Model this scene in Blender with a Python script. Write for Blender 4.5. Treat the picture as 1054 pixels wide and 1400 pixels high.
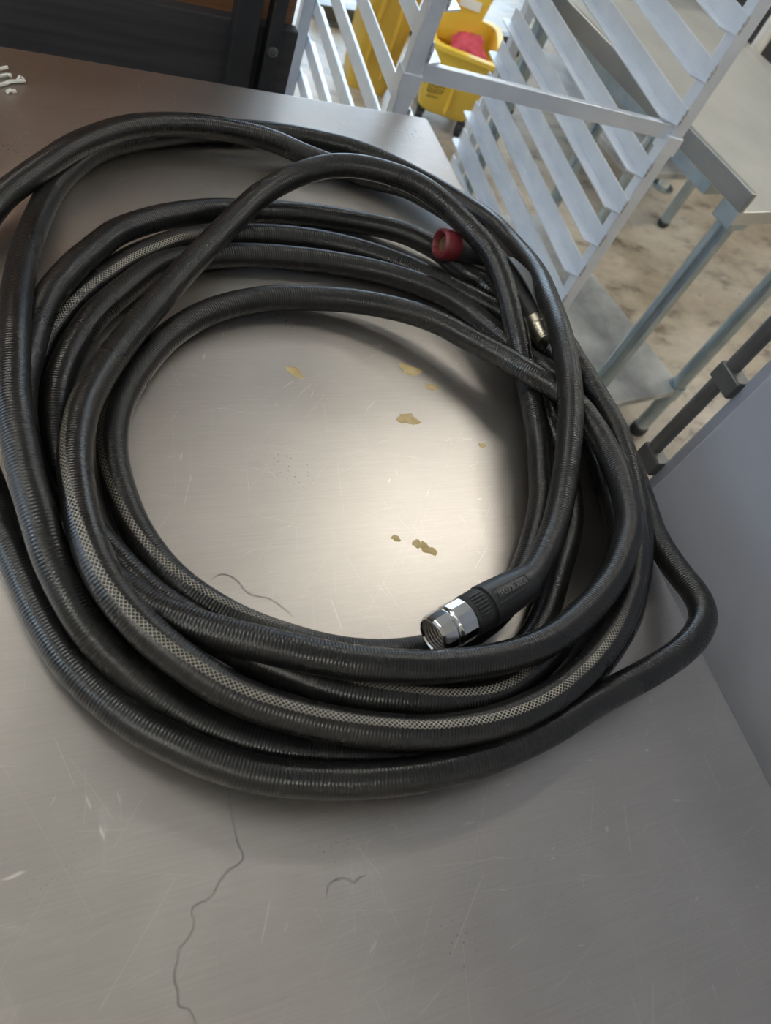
import bpy, bmesh, math, random
from mathutils import Vector, Matrix

for o in list(bpy.data.objects):
    bpy.data.objects.remove(o, do_unlink=True)
scene = bpy.context.scene
col = scene.collection
R = math.radians

# ------------------------------------------------------------------ camera
CAM_Z = 0.5                       # metres above the steel table top (table top is z = 0)
FPX = 1052.3                      # focal length in pixels of the 1054 x 1400 frame
AX = Vector((0.90579841, -0.2787336, 0.31911881))      # image right in the world
AY = Vector((-0.06487345, -0.83550876, -0.54563408))   # image down
AZ = Vector((0.41871311, 0.47353214, -0.77488492))     # viewing direction
cd = bpy.data.cameras.new('camera')
cam = bpy.data.objects.new('camera', cd)
col.objects.link(cam)
cd.sensor_fit = 'VERTICAL'
cd.sensor_height = 36.0
cd.lens = FPX / 1400.0 * 36.0
cd.clip_start = 0.01
cam.matrix_world = Matrix(((AX.x, -AY.x, -AZ.x, 0), (AX.y, -AY.y, -AZ.y, 0), (AX.z, -AY.z, -AZ.z, CAM_Z), (0, 0, 0, 1)))
cd.dof.use_dof = True
cd.dof.focus_distance = 0.66
cd.dof.aperture_fstop = 9.0
scene.camera = cam


def at(u, v, z):
    """point of the plane at height z seen at pixel (u, v) of the photograph"""
    d = AX * (u - 527) + AY * (v - 700) + AZ * FPX
    return Vector((0, 0, CAM_Z)) + d * ((z - CAM_Z) / d.z)


# ------------------------------------------------------------------ world, sun, exposure
world = bpy.data.worlds.new('daylight')
scene.world = world
world.use_nodes = True
wn = world.node_tree.nodes
bg = wn['Background']
bg.inputs[0].default_value = (0.60, 0.79, 1.0, 1)
bg.inputs[1].default_value = 4.3
scene.view_settings.view_transform = 'Standard'
scene.view_settings.look = 'None'
scene.view_settings.gamma = 1.0
scene.view_settings.use_curve_mapping = False
scene.view_settings.exposure = 0.9

FLOOR = -0.9
CEIL = 2.0
WX0, WX1, WY0, WY1 = -2.6, 5.2, -2.6, 5.4
DOOR = (0.9, 3.5, 1.2)            # open loading door in the back wall: x0, x1, top


def area(name, loc, rot, sx, sy, power, colour, portal=False):
    l = bpy.data.lights.new(name, 'AREA')
    l.shape = 'RECTANGLE'
    l.size, l.size_y = sx, sy
    l.energy = power
    l.color = colour
    o = bpy.data.objects.new(name, l)
    col.objects.link(o)
    o.location = loc
    o.rotation_euler = rot
    if portal:
        l.cycles.is_portal = True
    return o


# daylight comes in through the open door (portal guides the sky light)
area('door_portal', ((DOOR[0] + DOOR[1]) / 2, WY1 + 0.02, (FLOOR + DOOR[2]) / 2), (R(-90), 0, 0),
     DOOR[1] - DOOR[0], DOOR[2] - FLOOR, 1, (1, 1, 1), True)

WIN = (0.6, 2.9, 0.35, 1.55)      # window in the left wall: y0, y1, z0, z1
area('window_portal', (WX0 - 0.02, (WIN[0] + WIN[1]) / 2, (WIN[2] + WIN[3]) / 2), (0, R(-90), 0),
     WIN[3] - WIN[2], WIN[1] - WIN[0], 1, (1, 1, 1), True)

# ------------------------------------------------------------------ materials
MATS = {}


def mat(name, base, rough=0.5, metal=0.0, spec=0.5, emit=None, strength=0.0):
    m = bpy.data.materials.new(name)
    m.use_nodes = True
    b = m.node_tree.nodes['Principled BSDF']
    b.inputs['Base Color'].default_value = (*base, 1)
    b.inputs['Roughness'].default_value = rough
    b.inputs['Metallic'].default_value = metal
    b.inputs['Specular IOR Level'].default_value = spec
    if emit:
        b.inputs['Emission Color'].default_value = (*emit, 1)
        b.inputs['Emission Strength'].default_value = strength
    MATS[name] = m
    return m


class NT:
    """tiny node helper"""

    def __init__(self, m):
        self.t = m.node_tree
        self.b = self.t.nodes['Principled BSDF']

    def n(self, kind, **kw):
        nd = self.t.nodes.new(kind)
        for k, v in kw.items():
            if k.startswith('_'):
                setattr(nd, k[1:], v)
            else:
                nd.inputs[k.replace('__', ' ')].default_value = v
        return nd

    def l(self, a, b):
        self.t.links.new(a, b)

    def coords(self, kind='Object', scale=(1, 1, 1), rot=(0, 0, 0)):
        tc = self.n('ShaderNodeTexCoord')
        mp = self.n('ShaderNodeMapping')
        mp.inputs['Scale'].default_value = scale
        mp.inputs['Rotation'].default_value = rot
        self.l(tc.outputs[kind], mp.inputs['Vector'])
        return mp.outputs['Vector']

    def noise(self, vec, scale, detail=4, rough=0.55):
        n = self.n('ShaderNodeTexNoise', Scale=scale, Detail=detail, Roughness=rough)
        self.l(vec, n.inputs['Vector'])
        return n.outputs['Fac']

    def ramp(self, fac, stops):
        r = self.n('ShaderNodeValToRGB')
        e = r.color_ramp.elements
        while len(e) < len(stops):
            e.new(0.5)
        for k, (p, c) in enumerate(stops):
            e[k].position = p
            e[k].color = (*c, 1) if len(c) == 3 else c
        self.l(fac, r.inputs['Fac'])
        return r.outputs['Color']

    def math(self, op, a, b=None, clamp=False):
        n = self.n('ShaderNodeMath', _operation=op, _use_clamp=clamp)
        for k, x in enumerate((a, b)):
            if x is None:
                continue
            if isinstance(x, (int, float)):
                n.inputs[k].default_value = x
            else:
                self.l(x, n.inputs[k])
        return n.outputs[0]

    def mix(self, fac, a, b, mode='MIX'):
        n = self.n('ShaderNodeMix', _data_type='RGBA', _blend_type=mode)
        for s, x in ((n.inputs[0], fac), (n.inputs[6], a), (n.inputs[7], b)):
            if isinstance(x, (int, float)):
                s.default_value = x
            elif isinstance(x, tuple):
                s.default_value = (*x, 1)
            else:
                self.l(x, s)
        return n.outputs[2]

    def bump(self, h, strength=0.2, dist=0.001, prev=None):
        n = self.n('ShaderNodeBump', Strength=strength, Distance=dist)
        self.l(h, n.inputs['Height'])
        if prev is not None:
            self.l(prev, n.inputs['Normal'])
        self.l(n.outputs[0], self.b.inputs['Normal'])
        return n.outputs[0]


def noisy(name, c0, c1, scale, rough=0.5, metal=0.0, stretch=(1, 1, 1), bump=0.0, spec=0.5, detail=5):
    m = mat(name, c0, rough, metal, spec)
    t = NT(m)
    v = t.coords('Object', stretch)
    f = t.noise(v, scale, detail)
    t.l(t.ramp(f, [(0.3, c0), (0.7, c1)]), t.b.inputs['Base Color'])
    if bump:
        t.bump(f, bump, 0.001)
    return m


# brushed and scratched stainless steel of the table top
def steel_mat():
    m = mat('brushed_steel', (0.56, 0.53, 0.50), 0.33, 1.0)
    t = NT(m)
    v = t.coords('Object')
    blotch = t.noise(v, 5, 5)
    fine = t.noise(t.coords('Object', (16, 900, 1), (0, 0, R(4))), 1.0, 3)
    swirl = t.noise(t.coords('Object', (60, 500, 1), (0, 0, R(-28))), 1.0, 2)
    base = t.ramp(blotch, [(0.3, (0.51, 0.470, 0.435)), (0.7, (0.61, 0.568, 0.53))])
    grain = t.ramp(fine, [(0.35, (0.96, 0.96, 0.96)), (0.65, (1.03, 1.03, 1.03))])
    base = t.mix(1.0, base, grain, 'MULTIPLY')
    # scratches: edges of very stretched cells, three directions, broken up by noise
    tot = None
    for k, (ang, sx, sy, th) in enumerate(((14, 3.1, 90, 0.006), (-52, 2.4, 70, 0.005), (71, 3.0, 80, 0.0045), (-17, 4.2, 120, 0.007), (100, 2.4, 60, 0.004))):
        warp = t.n('ShaderNodeTexNoise', Scale=2.2, Detail=1.0)
        t.l(t.coords('Object'), warp.inputs['Vector'])
        mm = t.n('ShaderNodeVectorMath', _operation='MULTIPLY_ADD')
        t.l(warp.outputs['Color'], mm.inputs[0])
        mm.inputs[1].default_value = (0.06, 0.06, 0)
        t.l(t.coords('Object'), mm.inputs[2])
        mp = t.n('ShaderNodeMapping')
        mp.inputs['Rotation'].default_value = (0, 0, R(ang))
        mp.inputs['Scale'].default_value = (1, 1, 1)
        t.l(mm.outputs[0], mp.inputs['Vector'])
        mp2 = t.n('ShaderNodeMapping')
        mp2.inputs['Scale'].default_value = (sx, sy, 0)
        mp2.inputs['Location'].default_value = (k * 3.7, k * 1.9, 0)
        t.l(mp.outputs[0], mp2.inputs['Vector'])
        vo = t.n('ShaderNodeTexVoronoi', _feature='DISTANCE_TO_EDGE', _voronoi_dimensions='2D', Scale=1.0)
        t.l(mp2.outputs[0], vo.inputs['Vector'])
        line = t.math('LESS_THAN', vo.outputs['Distance'], th)
        keep = t.math('GREATER_THAN', t.noise(mp2.outputs[0], 1.7 + k * 0.3, 1), 0.61)
        s = t.math('MULTIPLY', line, keep)
        tot = s if tot is None else t.math('MAXIMUM', tot, s)
    # dark pits and specks
    vo = t.n('ShaderNodeTexVoronoi', _voronoi_dimensions='2D', Scale=150.0)
    t.l(t.coords('Object'), vo.inputs['Vector'])
    big = t.noise(v, 9, 2)
    speck = t.math('LESS_THAN', vo.outputs['Distance'], t.math('MULTIPLY', t.math('SUBTRACT', big, 0.60, True), 1.1))
    base = t.mix(t.math('MULTIPLY', speck, 0.5), base, (0.12, 0.10, 0.085))
    base = t.mix(t.math('MULTIPLY', tot, 0.4), base, (0.92, 0.9, 0.86))
    t.l(base, t.b.inputs['Base Color'])
    rg = t.math('ADD', t.math('MULTIPLY', blotch, 0.14), 0.34)
    rg = t.math('ADD', rg, t.math('MULTIPLY', t.math('SUBTRACT', swirl, 0.5), 0.10))
    rg = t.math('ADD', rg, t.math('MULTIPLY', tot, 0.2))
    t.l(rg, t.b.inputs['Roughness'])
    hgt = t.math('ADD', t.math('MULTIPLY', fine, 0.5), t.math('MULTIPLY', swirl, 0.4))
    hgt = t.math('SUBTRACT', hgt, t.math('MULTIPLY', tot, 0.6))
    t.bump(hgt, 0.12, 0.0003)
    return m


steel_mat()


def hose_mat():
    """black rubber hose: fine rings along the length, pale cream lattice band on some stretches.
    UV: x = angle around (turns, 0 = lattice band), y = metres along."""
    m = mat('black_rubber', (0.018, 0.018, 0.018), 0.38, 0.0, 0.5)
    t = NT(m)
    uv = t.n('ShaderNodeUVMap')
    sep = t.n('ShaderNodeSeparateXYZ')
    t.l(uv.outputs[0], sep.inputs[0])
    u, v = sep.outputs[0], sep.outputs[1]
    TAU = 2 * math.pi
    ring = t.math('SINE', t.math('MULTIPLY', v, TAU / 0.0024))
    # lattice
    pu, pv = 1 / 0.040, 1 / 0.0034
    a = t.math('ADD', t.math('MULTIPLY', u, pu), t.math('MULTIPLY', v, pv))
    b = t.math('SUBTRACT', t.math('MULTIPLY', u, pu), t.math('MULTIPLY', v, pv))
    la = t.math('ABSOLUTE', t.math('SUBTRACT', t.math('FRACT', a), 0.5))
    lb = t.math('ABSOLUTE', t.math('SUBTRACT', t.math('FRACT', b), 0.5))
    near = t.math('MINIMUM', la, lb)
    lat = t.math('SUBTRACT', 1.0, t.math('DIVIDE', near, 0.17), True)
    at_ = t.n('ShaderNodeAttribute', _attribute_name='lattice_amt')
    band = t.math('SUBTRACT', 1.0, t.math('DIVIDE', t.math('ABSOLUTE', u), 0.047), True)
    band = t.math('MULTIPLY', band, 2.5, True)
    k = t.math('MULTIPLY', t.math('MULTIPLY', band, at_.outputs['Fac']), lat)
    obj = t.coords('Object')
    dust = t.noise(obj, 26, 6, 0.65)
    worn = t.noise(obj, 7, 3)
    base = t.ramp(dust, [(0.40, (0.008, 0.0078, 0.0078)), (0.72, (0.018, 0.0165, 0.0155))])
    # grey scuffs and dust specks
    vo = t.n('ShaderNodeTexVoronoi', Scale=240.0)
    t.l(obj, vo.inputs['Vector'])
    sp = t.math('LESS_THAN', vo.outputs['Distance'], t.math('MULTIPLY', t.math('SUBTRACT', dust, 0.55, True), 1.3))
    base = t.mix(t.math('MULTIPLY', sp, 0.5), base, (0.16, 0.15, 0.14))
    groove = t.math('ADD', t.math('MULTIPLY', ring, 0.4), 0.95)
    gr = t.n('ShaderNodeCombineColor')
    for q in range(3):
        t.l(groove, gr.inputs[q])
    base = t.mix(1.0, base, gr.outputs[0], 'MULTIPLY')
    base = t.mix(t.math('MULTIPLY', k, 0.85), base, (0.50, 0.46, 0.38))
    t.l(base, t.b.inputs['Base Color'])
    rg = t.math('ADD', t.math('MULTIPLY', worn, 0.28), 0.15)
    t.l(rg, t.b.inputs['Roughness'])
    n1 = t.bump(ring, 0.45, 0.0002)
    t.bump(t.math('ADD', dust, t.math('MULTIPLY', k, 0.6)), 0.3, 0.0004, n1)
    return m


hose_mat()
noisy('sleeve_rubber', (0.010, 0.010, 0.011), (0.018, 0.018, 0.019), 60, 0.42)
noisy('chrome', (0.62, 0.62, 0.63), (0.72, 0.72, 0.72), 30, 0.13, 1.0)
noisy('dark_bore', (0.12, 0.10, 0.085), (0.2, 0.17, 0.14), 80, 0.5, 0.3)
noisy('red_rubber', (0.10, 0.009, 0.014), (0.15, 0.014, 0.02), 45, 0.5)
noisy('brass', (0.55, 0.42, 0.20), (0.68, 0.54, 0.30), 60, 0.3, 1.0)
noisy('pale_brass', (0.70, 0.66, 0.55), (0.84, 0.80, 0.70), 60, 0.3, 1.0)
noisy('nozzle_black', (0.014, 0.014, 0.016), (0.03, 0.03, 0.032), 60, 0.5)
noisy('lever_grey', (0.055, 0.06, 0.065), (0.09, 0.095, 0.10), 50, 0.45, 0.2)
noisy('aluminium', (0.74, 0.79, 0.87), (0.86, 0.90, 0.96), 14, 0.36, 0.65, (1, 1, 1), 0.05)
noisy('weld', (0.35, 0.33, 0.32), (0.75, 0.75, 0.76), 160, 0.45, 0.9, (1, 1, 1), 0.5)
noisy('galvanised', (0.36, 0.45, 0.50), (0.52, 0.60, 0.65), 22, 0.27, 0.9)
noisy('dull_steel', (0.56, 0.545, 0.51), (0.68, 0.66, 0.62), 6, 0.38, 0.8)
noisy('splash_steel_shaded', (0.30, 0.30, 0.29), (0.40, 0.39, 0.37), 7, 0.35, 0.9)  # darker than the tabletop steel: the splash's shade is put into the colour
noisy('shelf_zinc', (0.22, 0.22, 0.22), (0.70, 0.69, 0.66), 5, 0.5, 0.5, (1, 1, 1), 0.1)
noisy('yellow_plastic', (0.88, 0.58, 0.06), (0.93, 0.66, 0.11), 5, 0.4)
noisy('amber_plastic', (0.68, 0.42, 0.05), (0.78, 0.50, 0.08), 5, 0.45)
noisy('emblem_ink', (0.20, 0.13, 0.03), (0.28, 0.18, 0.05), 40, 0.6)
noisy('white_label', (0.82, 0.80, 0.74), (0.9, 0.88, 0.83), 20, 0.5)
noisy('red_cloth', (0.60, 0.06, 0.10), (0.78, 0.13, 0.18), 40, 0.8, bump=0.4)
noisy('castor_black', (0.02, 0.02, 0.02), (0.04, 0.04, 0.04), 40, 0.55)
noisy('dark_wood', (0.022, 0.023, 0.029), (0.048, 0.046, 0.050), 3, 0.62, stretch=(1.5, 30, 30), bump=0.25)
noisy('brown_wood', (0.15, 0.068, 0.03), (0.26, 0.125, 0.06), 3, 0.55, stretch=(1.5, 30, 30), bump=0.2)
noisy('black_paint', (0.012, 0.013, 0.016), (0.022, 0.023, 0.028), 20, 0.5)
noisy('bolt_zinc', (0.10, 0.10, 0.11), (0.2, 0.2, 0.21), 50, 0.4, 0.8)
noisy('cabinet_grey', (0.27, 0.285, 0.335), (0.305, 0.32, 0.37), 4, 0.48)
noisy('handle_grey', (0.10, 0.10, 0.10), (0.16, 0.155, 0.15), 20, 0.4, 0.6)
noisy('pale_paint', (0.62, 0.58, 0.52), (0.72, 0.68, 0.62), 9, 0.45)
noisy('white_plastic', (0.70, 0.68, 0.63), (0.8, 0.78, 0.74), 40, 0.4)
noisy('wall_paint', (0.52, 0.51, 0.48), (0.58, 0.57, 0.54), 3, 0.7)
noisy('ceiling_tile', (0.62, 0.61, 0.58), (0.68, 0.67, 0.64), 4, 0.8)
noisy('frame_paint', (0.35, 0.35, 0.34), (0.42, 0.42, 0.41), 8, 0.5)
noisy('yard_concrete', (0.45, 0.44, 0.42), (0.55, 0.54, 0.51), 2, 0.8)
noisy('stain_yellow', (0.42, 0.31, 0.12), (0.55, 0.43, 0.23), 90, 0.45, bump=0.4)
mat('lamp_tube', (1, 1, 1), 0.5, emit=(1.0, 0.975, 0.89), strength=20.0)


def floor_mat():
    m = mat('stained_concrete', (0.3, 0.25, 0.2), 0.5)
    t = NT(m)
    v = t.coords('Object')
    big = t.noise(v, 2.2, 6, 0.6)
    mid = t.noise(t.coords('Object', (1, 1.7, 1), (0, 0, R(35))), 7, 8, 0.68)
    c = t.ramp(big, [(0.32, (0.30, 0.245, 0.18)), (0.5, (0.42, 0.365, 0.29)), (0.7, (0.54, 0.49, 0.425))])
    d = t.ramp(mid, [(0.32, (0.34, 0.30, 0.27)), (0.46, (0.9, 0.88, 0.86)), (0.7, (1.18, 1.16, 1.12))])
    c = t.mix(1.0, c, d, 'MULTIPLY')
    vo = t.n('ShaderNodeTexVoronoi', Scale=9.0)
    t.l(v, vo.inputs['Vector'])
    spot = t.math('LESS_THAN', vo.outputs['Distance'], t.math('MULTIPLY', t.math('SUBTRACT', t.noise(v, 31, 2), 0.5, True), 0.9))
    c = t.mix(t.math('MULTIPLY', spot, 0.6), c, (0.10, 0.075, 0.06))
    t.l(c, t.b.inputs['Base Color'])
    t.l(t.math('ADD', t.math('MULTIPLY', mid, 0.3), 0.28), t.b.inputs['Roughness'])
    t.bump(mid, 0.15, 0.002)


floor_mat()


def water_mat():
    m = mat('clear_water', (0.92, 0.93, 0.92), 0.04)
    b = m.node_tree.nodes['Principled BSDF']
    b.inputs['Transmission Weight'].default_value = 1.0
    b.inputs['IOR'].default_value = 1.33
    t = NT(m)
    t.bump(t.noise(t.coords('Object'), 200, 2), 0.1, 0.0005)


water_mat()

# ------------------------------------------------------------------ object helpers
WORLD = {}


def M4(loc=(0, 0, 0), rz=0.0):
    return Matrix.Translation(Vector(loc)) @ Matrix.Rotation(rz, 4, 'Z')


def tag(o, label=None, cat=None, group=None, kind=None):
    for k, v in (('label', label), ('category', cat), ('group', group), ('kind', kind)):
        if v:
            o[k] = v
    return o


def thing(name, loc, label, cat, rz=0.0, group=None):
    o = bpy.data.objects.new(name, None)
    o.empty_display_size = 0.05
    col.objects.link(o)
    o.matrix_world = M4(loc, rz)
    WORLD[o.name] = M4(loc, rz)
    return tag(o, label, cat, group)


class MB:
    def __init__(self):
        self.v, self.f = [], []

    def add(self, vs, fs):
        k = len(self.v)
        self.v += [Vector(p) for p in vs]
        self.f += [tuple(i + k for i in f) for f in fs]
        return self

    def box(self, c, s, m=None):
        hx, hy, hz = s[0] / 2, s[1] / 2, s[2] / 2
        vs = [Vector((x, y, z)) for x in (-hx, hx) for y in (-hy, hy) for z in (-hz, hz)]
        if m is not None:
            vs = [m @ p for p in vs]
        vs = [p + Vector(c) for p in vs]
        return self.add(vs, [(0, 1, 3, 2), (4, 6, 7, 5), (0, 4, 5, 1), (2, 3, 7, 6), (0, 2, 6, 4), (1, 5, 7, 3)])

    def span(self, lo, hi):
        return self.box([(a + b) / 2 for a, b in zip(lo, hi)], [abs(b - a) for a, b in zip(lo, hi)])

    def loft(self, rings, cap0=True, cap1=True, closed=False):
        n = len(rings[0])
        vs = [p for r in rings for p in r]
        fs = []
        for a in range(len(rings) - (0 if closed else 1)):
            b = (a + 1) % len(rings)
            for i in range(n):
                j = (i + 1) % n
                fs.append((a * n + i, a * n + j, b * n + j, b * n + i))
        if not closed and cap0:
            fs.append(tuple(reversed(range(n))))
        if not closed and cap1:
            fs.append(tuple((len(rings) - 1) * n + i for i in range(n)))
        return self.add(vs, fs)

    def lathe(self, p, axis, prof, n=32, phase=0.0, cap0=True, cap1=True, closed=False):
        """prof: list of (distance along axis, radius)"""
        a = Vector(axis).normalized()
        s = a.orthogonal().normalized()
        if abs(a.z) < 0.95:
            s = Vector((0, 0, 1)).cross(a).normalized()
        w = a.cross(s)
        rings = []
        for d, r in prof:
            rings.append([Vector(p) + a * d + (s * math.cos(2 * math.pi * i / n + phase) + w * math.sin(2 * math.pi * i / n + phase)) * r for i in range(n)])
        return self.loft(rings, cap0, cap1, closed)

    def cyl(self, p0, p1, r, n=16, r1=None):
        d = Vector(p1) - Vector(p0)
        return self.lathe(p0, d, [(0, r), (d.length, r if r1 is None else r1)], n)

    def tube(self, pts, r, n=10):
        pts = [Vector(p) for p in pts]
        rings = []
        ref = None
        for i, p in enumerate(pts):
            d = (pts[min(i + 1, len(pts) - 1)] - pts[max(i - 1, 0)]).normalized()
            if ref is None:
                ref = d.orthogonal().normalized()
            ref = (ref - d * ref.dot(d)).normalized()
            w = d.cross(ref)
            rr = r[i] if isinstance(r, (list, tuple)) else r
            rings.append([p + (ref * math.cos(2 * math.pi * k / n) + w * math.sin(2 * math.pi * k / n)) * rr for k in range(n)])
        return self.loft(rings)

    def mesh(self, name, material, smooth=None, inv=None):
        me = bpy.data.meshes.new(name)
        vs = self.v if inv is None else [inv @ p for p in self.v]
        me.from_pydata([tuple(p) for p in vs], [], self.f)
        me.materials.append(MATS[material])
        bm = bmesh.new()
        bm.from_mesh(me)
        bmesh.ops.recalc_face_normals(bm, faces=bm.faces)
        bm.to_mesh(me)
        bm.free()
        if smooth is not None:
            me.polygons.foreach_set('use_smooth', [True] * len(me.polygons))
            me.set_sharp_from_angle(angle=R(smooth))
        return me

    def build(self, name, material, parent=None, smooth=None, bevel=0.0, world=True):
        inv = WORLD[parent.name].inverted() if (parent is not None and world) else None
        o = bpy.data.objects.new(name, self.mesh(name, material, smooth, inv))
        col.objects.link(o)
        if parent is not None:
            o.parent = parent
            WORLD[o.name] = WORLD[parent.name]
        if bevel:
            md = o.modifiers.new('bevel', 'BEVEL')
            md.width = bevel
            md.segments = 2
            md.limit_method = 'ANGLE'
        return o


def link_copy(name, me, parent, loc, rot=(0, 0, 0), scale=(1, 1, 1)):
    o = bpy.data.objects.new(name, me)
    col.objects.link(o)
    o.parent = parent
    o.location = loc
    o.rotation_euler = rot
    o.scale = scale
    return o


def struct(name, mb, material, parent=None):
    o = mb.build(name, material, parent)
    if parent is None:
        WORLD[o.name] = Matrix.Identity(4)
        o['kind'] = 'structure'
    return o


# ------------------------------------------------------------------ the room
T = 0.12
struct('floor', MB().span((WX0 - T, WY0 - T, FLOOR - 0.1), (WX1 + T, WY1 + T, FLOOR)), 'stained_concrete')
struct('ceiling', MB().span((WX0 - T, WY0 - T, CEIL), (WX1 + T, WY1 + T, CEIL + 0.1)), 'ceiling_tile')
struct('wall_left', MB().span((WX0 - T, WY0 - T, FLOOR), (WX0, WIN[0], CEIL)).span((WX0 - T, WIN[1], FLOOR), (WX0, WY1 + T, CEIL))
       .span((WX0 - T, WIN[0], FLOOR), (WX0, WIN[1], WIN[2])).span((WX0 - T, WIN[0], WIN[3]), (WX0, WIN[1], CEIL)), 'wall_paint')
w1 = MB()
for y in (WIN[0], (WIN[0] * 2 + WIN[1]) / 3, (WIN[0] + 2 * WIN[1]) / 3, WIN[1] - 0.05):
    w1.span((WX0 - T, y, WIN[2]), (WX0 + 0.015, y + 0.05, WIN[3]))
for z in (WIN[2], WIN[3] - 0.05):
    w1.span((WX0 - T, WIN[0], z), (WX0 + 0.015, WIN[1], z + 0.05))
struct('window_1', w1, 'frame_paint')
struct('wall_right', MB().span((WX1, WY0 - T, FLOOR), (WX1 + T, WY1 + T, CEIL)), 'wall_paint')
struct('wall_front', MB().span((WX0, WY0 - T, FLOOR), (WX1, WY0, CEIL)), 'wall_paint')
struct('wall_back', MB().span((WX0, WY1, FLOOR), (DOOR[0], WY1 + T, CEIL)).span((DOOR[1], WY1, FLOOR), (WX1, WY1 + T, CEIL))
       .span((DOOR[0], WY1, DOOR[2]), (DOOR[1], WY1 + T, CEIL)), 'wall_paint')
d1 = struct('door_1', MB().span((DOOR[0] - 0.06, WY1 - 0.02, FLOOR), (DOOR[0], WY1 + T + 0.01, DOOR[2] + 0.06))
            .span((DOOR[1], WY1 - 0.02, FLOOR), (DOOR[1] + 0.06, WY1 + T + 0.01, DOOR[2] + 0.06))
            .span((DOOR[0], WY1 - 0.02, DOOR[2]), (DOOR[1], WY1 + T + 0.01, DOOR[2] + 0.06)), 'frame_paint')
yard = struct('ground', MB().span((WX0 - 3, WY1 + T, FLOOR - 0.1), (WX1 + 3, WY1 + 8, FLOOR)), 'yard_concrete')

# ceiling lights: metal troffers with two tubes each
LIGHTS = [((2.1, 1.75), 'long ceiling light above the pan rack', 1), ((-0.9, 1.6), 'long ceiling light above the plank partition', 0),
          ((1.75, -1.2), 'long ceiling light behind the grey cabinet', 0), ((-0.9, -1.2), 'long ceiling light behind the steel table', 0),
          ((4.0, 1.7), 'unseen ceiling fill light added near the right wall', 0), ((-2.0, 0.2), 'unseen ceiling fill light added near the left wall', 0),  # this row and the next: unseen lights added for fill
          ((2.9, 0.2), 'unseen ceiling fill light added above the open floor right of the grey cabinet', 0), ((1.4, 3.6), 'unseen ceiling fill light added above the yellow bin', 0)]
for (lx, ly), lab, main in LIGHTS:
    t = thing('ceiling_light', (lx, ly, CEIL), lab, 'ceiling light', group='ceiling lights')
    MB().span((lx - 0.62, ly - 0.16, CEIL - 0.05), (lx + 0.62, ly + 0.16, CEIL)).build('housing', 'frame_paint', t, bevel=0.004)
    for s in (-1, 1):
        MB().cyl((lx - 0.59, ly + s * 0.085, CEIL - 0.072), (lx + 0.59, ly + s * 0.085, CEIL - 0.072), 0.019, 14).build('lamp_tube', 'lamp_tube', t, 40)

# ------------------------------------------------------------------ the steel work table
TX0, TX1, TY0, TY1 = -1.15, 0.526, -0.42, 0.928
t = thing('work_table', (-0.3, 0.25, FLOOR), 'scratched stainless steel work table carrying the coiled black hose', 'table')
table = t


def rounded_slab(x0, x1, y0, y1, z0, z1, r, turn=0.006, n=6):
    """sheet with rounded corners and a rolled top edge"""
    rings = []
    prof = [(0.0, z0)] + [(0.0, z1 - turn)] + [(turn * (1 - math.cos(R(a))), z1 - turn + turn * math.sin(R(a))) for a in (22, 45, 68, 90)]
    for inset, z in prof:
        ring = []
        for cx, cy, a0 in ((x1 - r, y1 - r, 0), (x0 + r, y1 - r, 90), (x0 + r, y0 + r, 180), (x1 - r, y0 + r, 270)):
            for k in range(n + 1):
                a = R(a0 + 90 * k / n)
                ring.append(Vector((cx + (r - inset) * math.cos(a), cy + (r - inset) * math.sin(a), z)))
        rings.append(ring)
    return MB().loft(rings)


top = rounded_slab(TX0, TX1, TY0, TY1, -0.036, 0.0, 0.010, 0.004).build('tabletop', 'brushed_steel', t, 50)
for x in (TX0 + 0.06, TX1 - 0.06):
    for y in (TY0 + 0.06, TY1 - 0.06):
        MB().cyl((x, y, FLOOR + 0.02), (x, y, -0.036), 0.02, 18).build('leg', 'galvanised', t, 40)
        MB().lathe((x, y, FLOOR), (0, 0, 1), [(0, 0.018), (0.012, 0.024), (0.03, 0.024), (0.036, 0.02)], 18).build('foot', 'castor_black', t, 40)
rounded_slab(TX0 + 0.05, TX1 - 0.05, TY0 + 0.05, TY1 - 0.05, FLOOR + 0.24, FLOOR + 0.265, 0.02, 0.003).build('undershelf', 'shelf_zinc', t, 50)


def blob(c, rx, ry, rot, h, seed, n=40, wob=0.42):
    rnd = random.Random(seed)
    ph = [rnd.uniform(0, 6.28) for _ in range(4)]
    rings = []
    for s, z in ((1.0, 0.00005), (0.9, h * 0.8), (0.5, h)):
        ring = []
        for k in range(n):
            a = 2 * math.pi * k / n
            w = 1 + wob * (0.5 * math.sin(2 * a + ph[0]) + 0.35 * math.sin(3 * a + ph[1]) + 0.3 * math.sin(5 * a + ph[2]) + 0.15 * math.sin(9 * a + ph[3]) + 0.10 * math.sin(14 * a + ph[1]))
            x, y = rx * s * w * math.cos(a), ry * s * w * math.sin(a)
            ring.append(Vector((c.x + x * math.cos(rot) - y * math.sin(rot), c.y + x * math.sin(rot) + y * math.cos(rot), z)))
        rings.append(ring)
    return MB().loft(rings)


# dried yellow stains on the steel
for k, (u, v, rx, ry, rot) in enumerate(((404, 509, 11, 3.0, 120), (561, 506, 9, 6, -40), (590, 529, 7, 3.2, -25), (558, 573, 9.5, 6, -10), (659, 609, 3.2, 2.4, 0),
                                          (541, 736, 5, 2.4, 0), (569, 743, 5, 3, 0), (584, 750, 9, 4.5, -30))):
    p = at(u, v, 0)
    sc = (p - Vector((0, 0, CAM_Z))).length / FPX
    rt_ = (at(u + 1, v, 0) - p)
    ang = math.atan2(rt_.y, rt_.x)
    o = blob(p, rx * sc * 1.4, ry * sc * 1.9, ang + R(rot), 0.0004, k).build('dried_stain', 'stain_yellow', table, 60)
    o['label'] = 'dried yellow stain'

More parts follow.
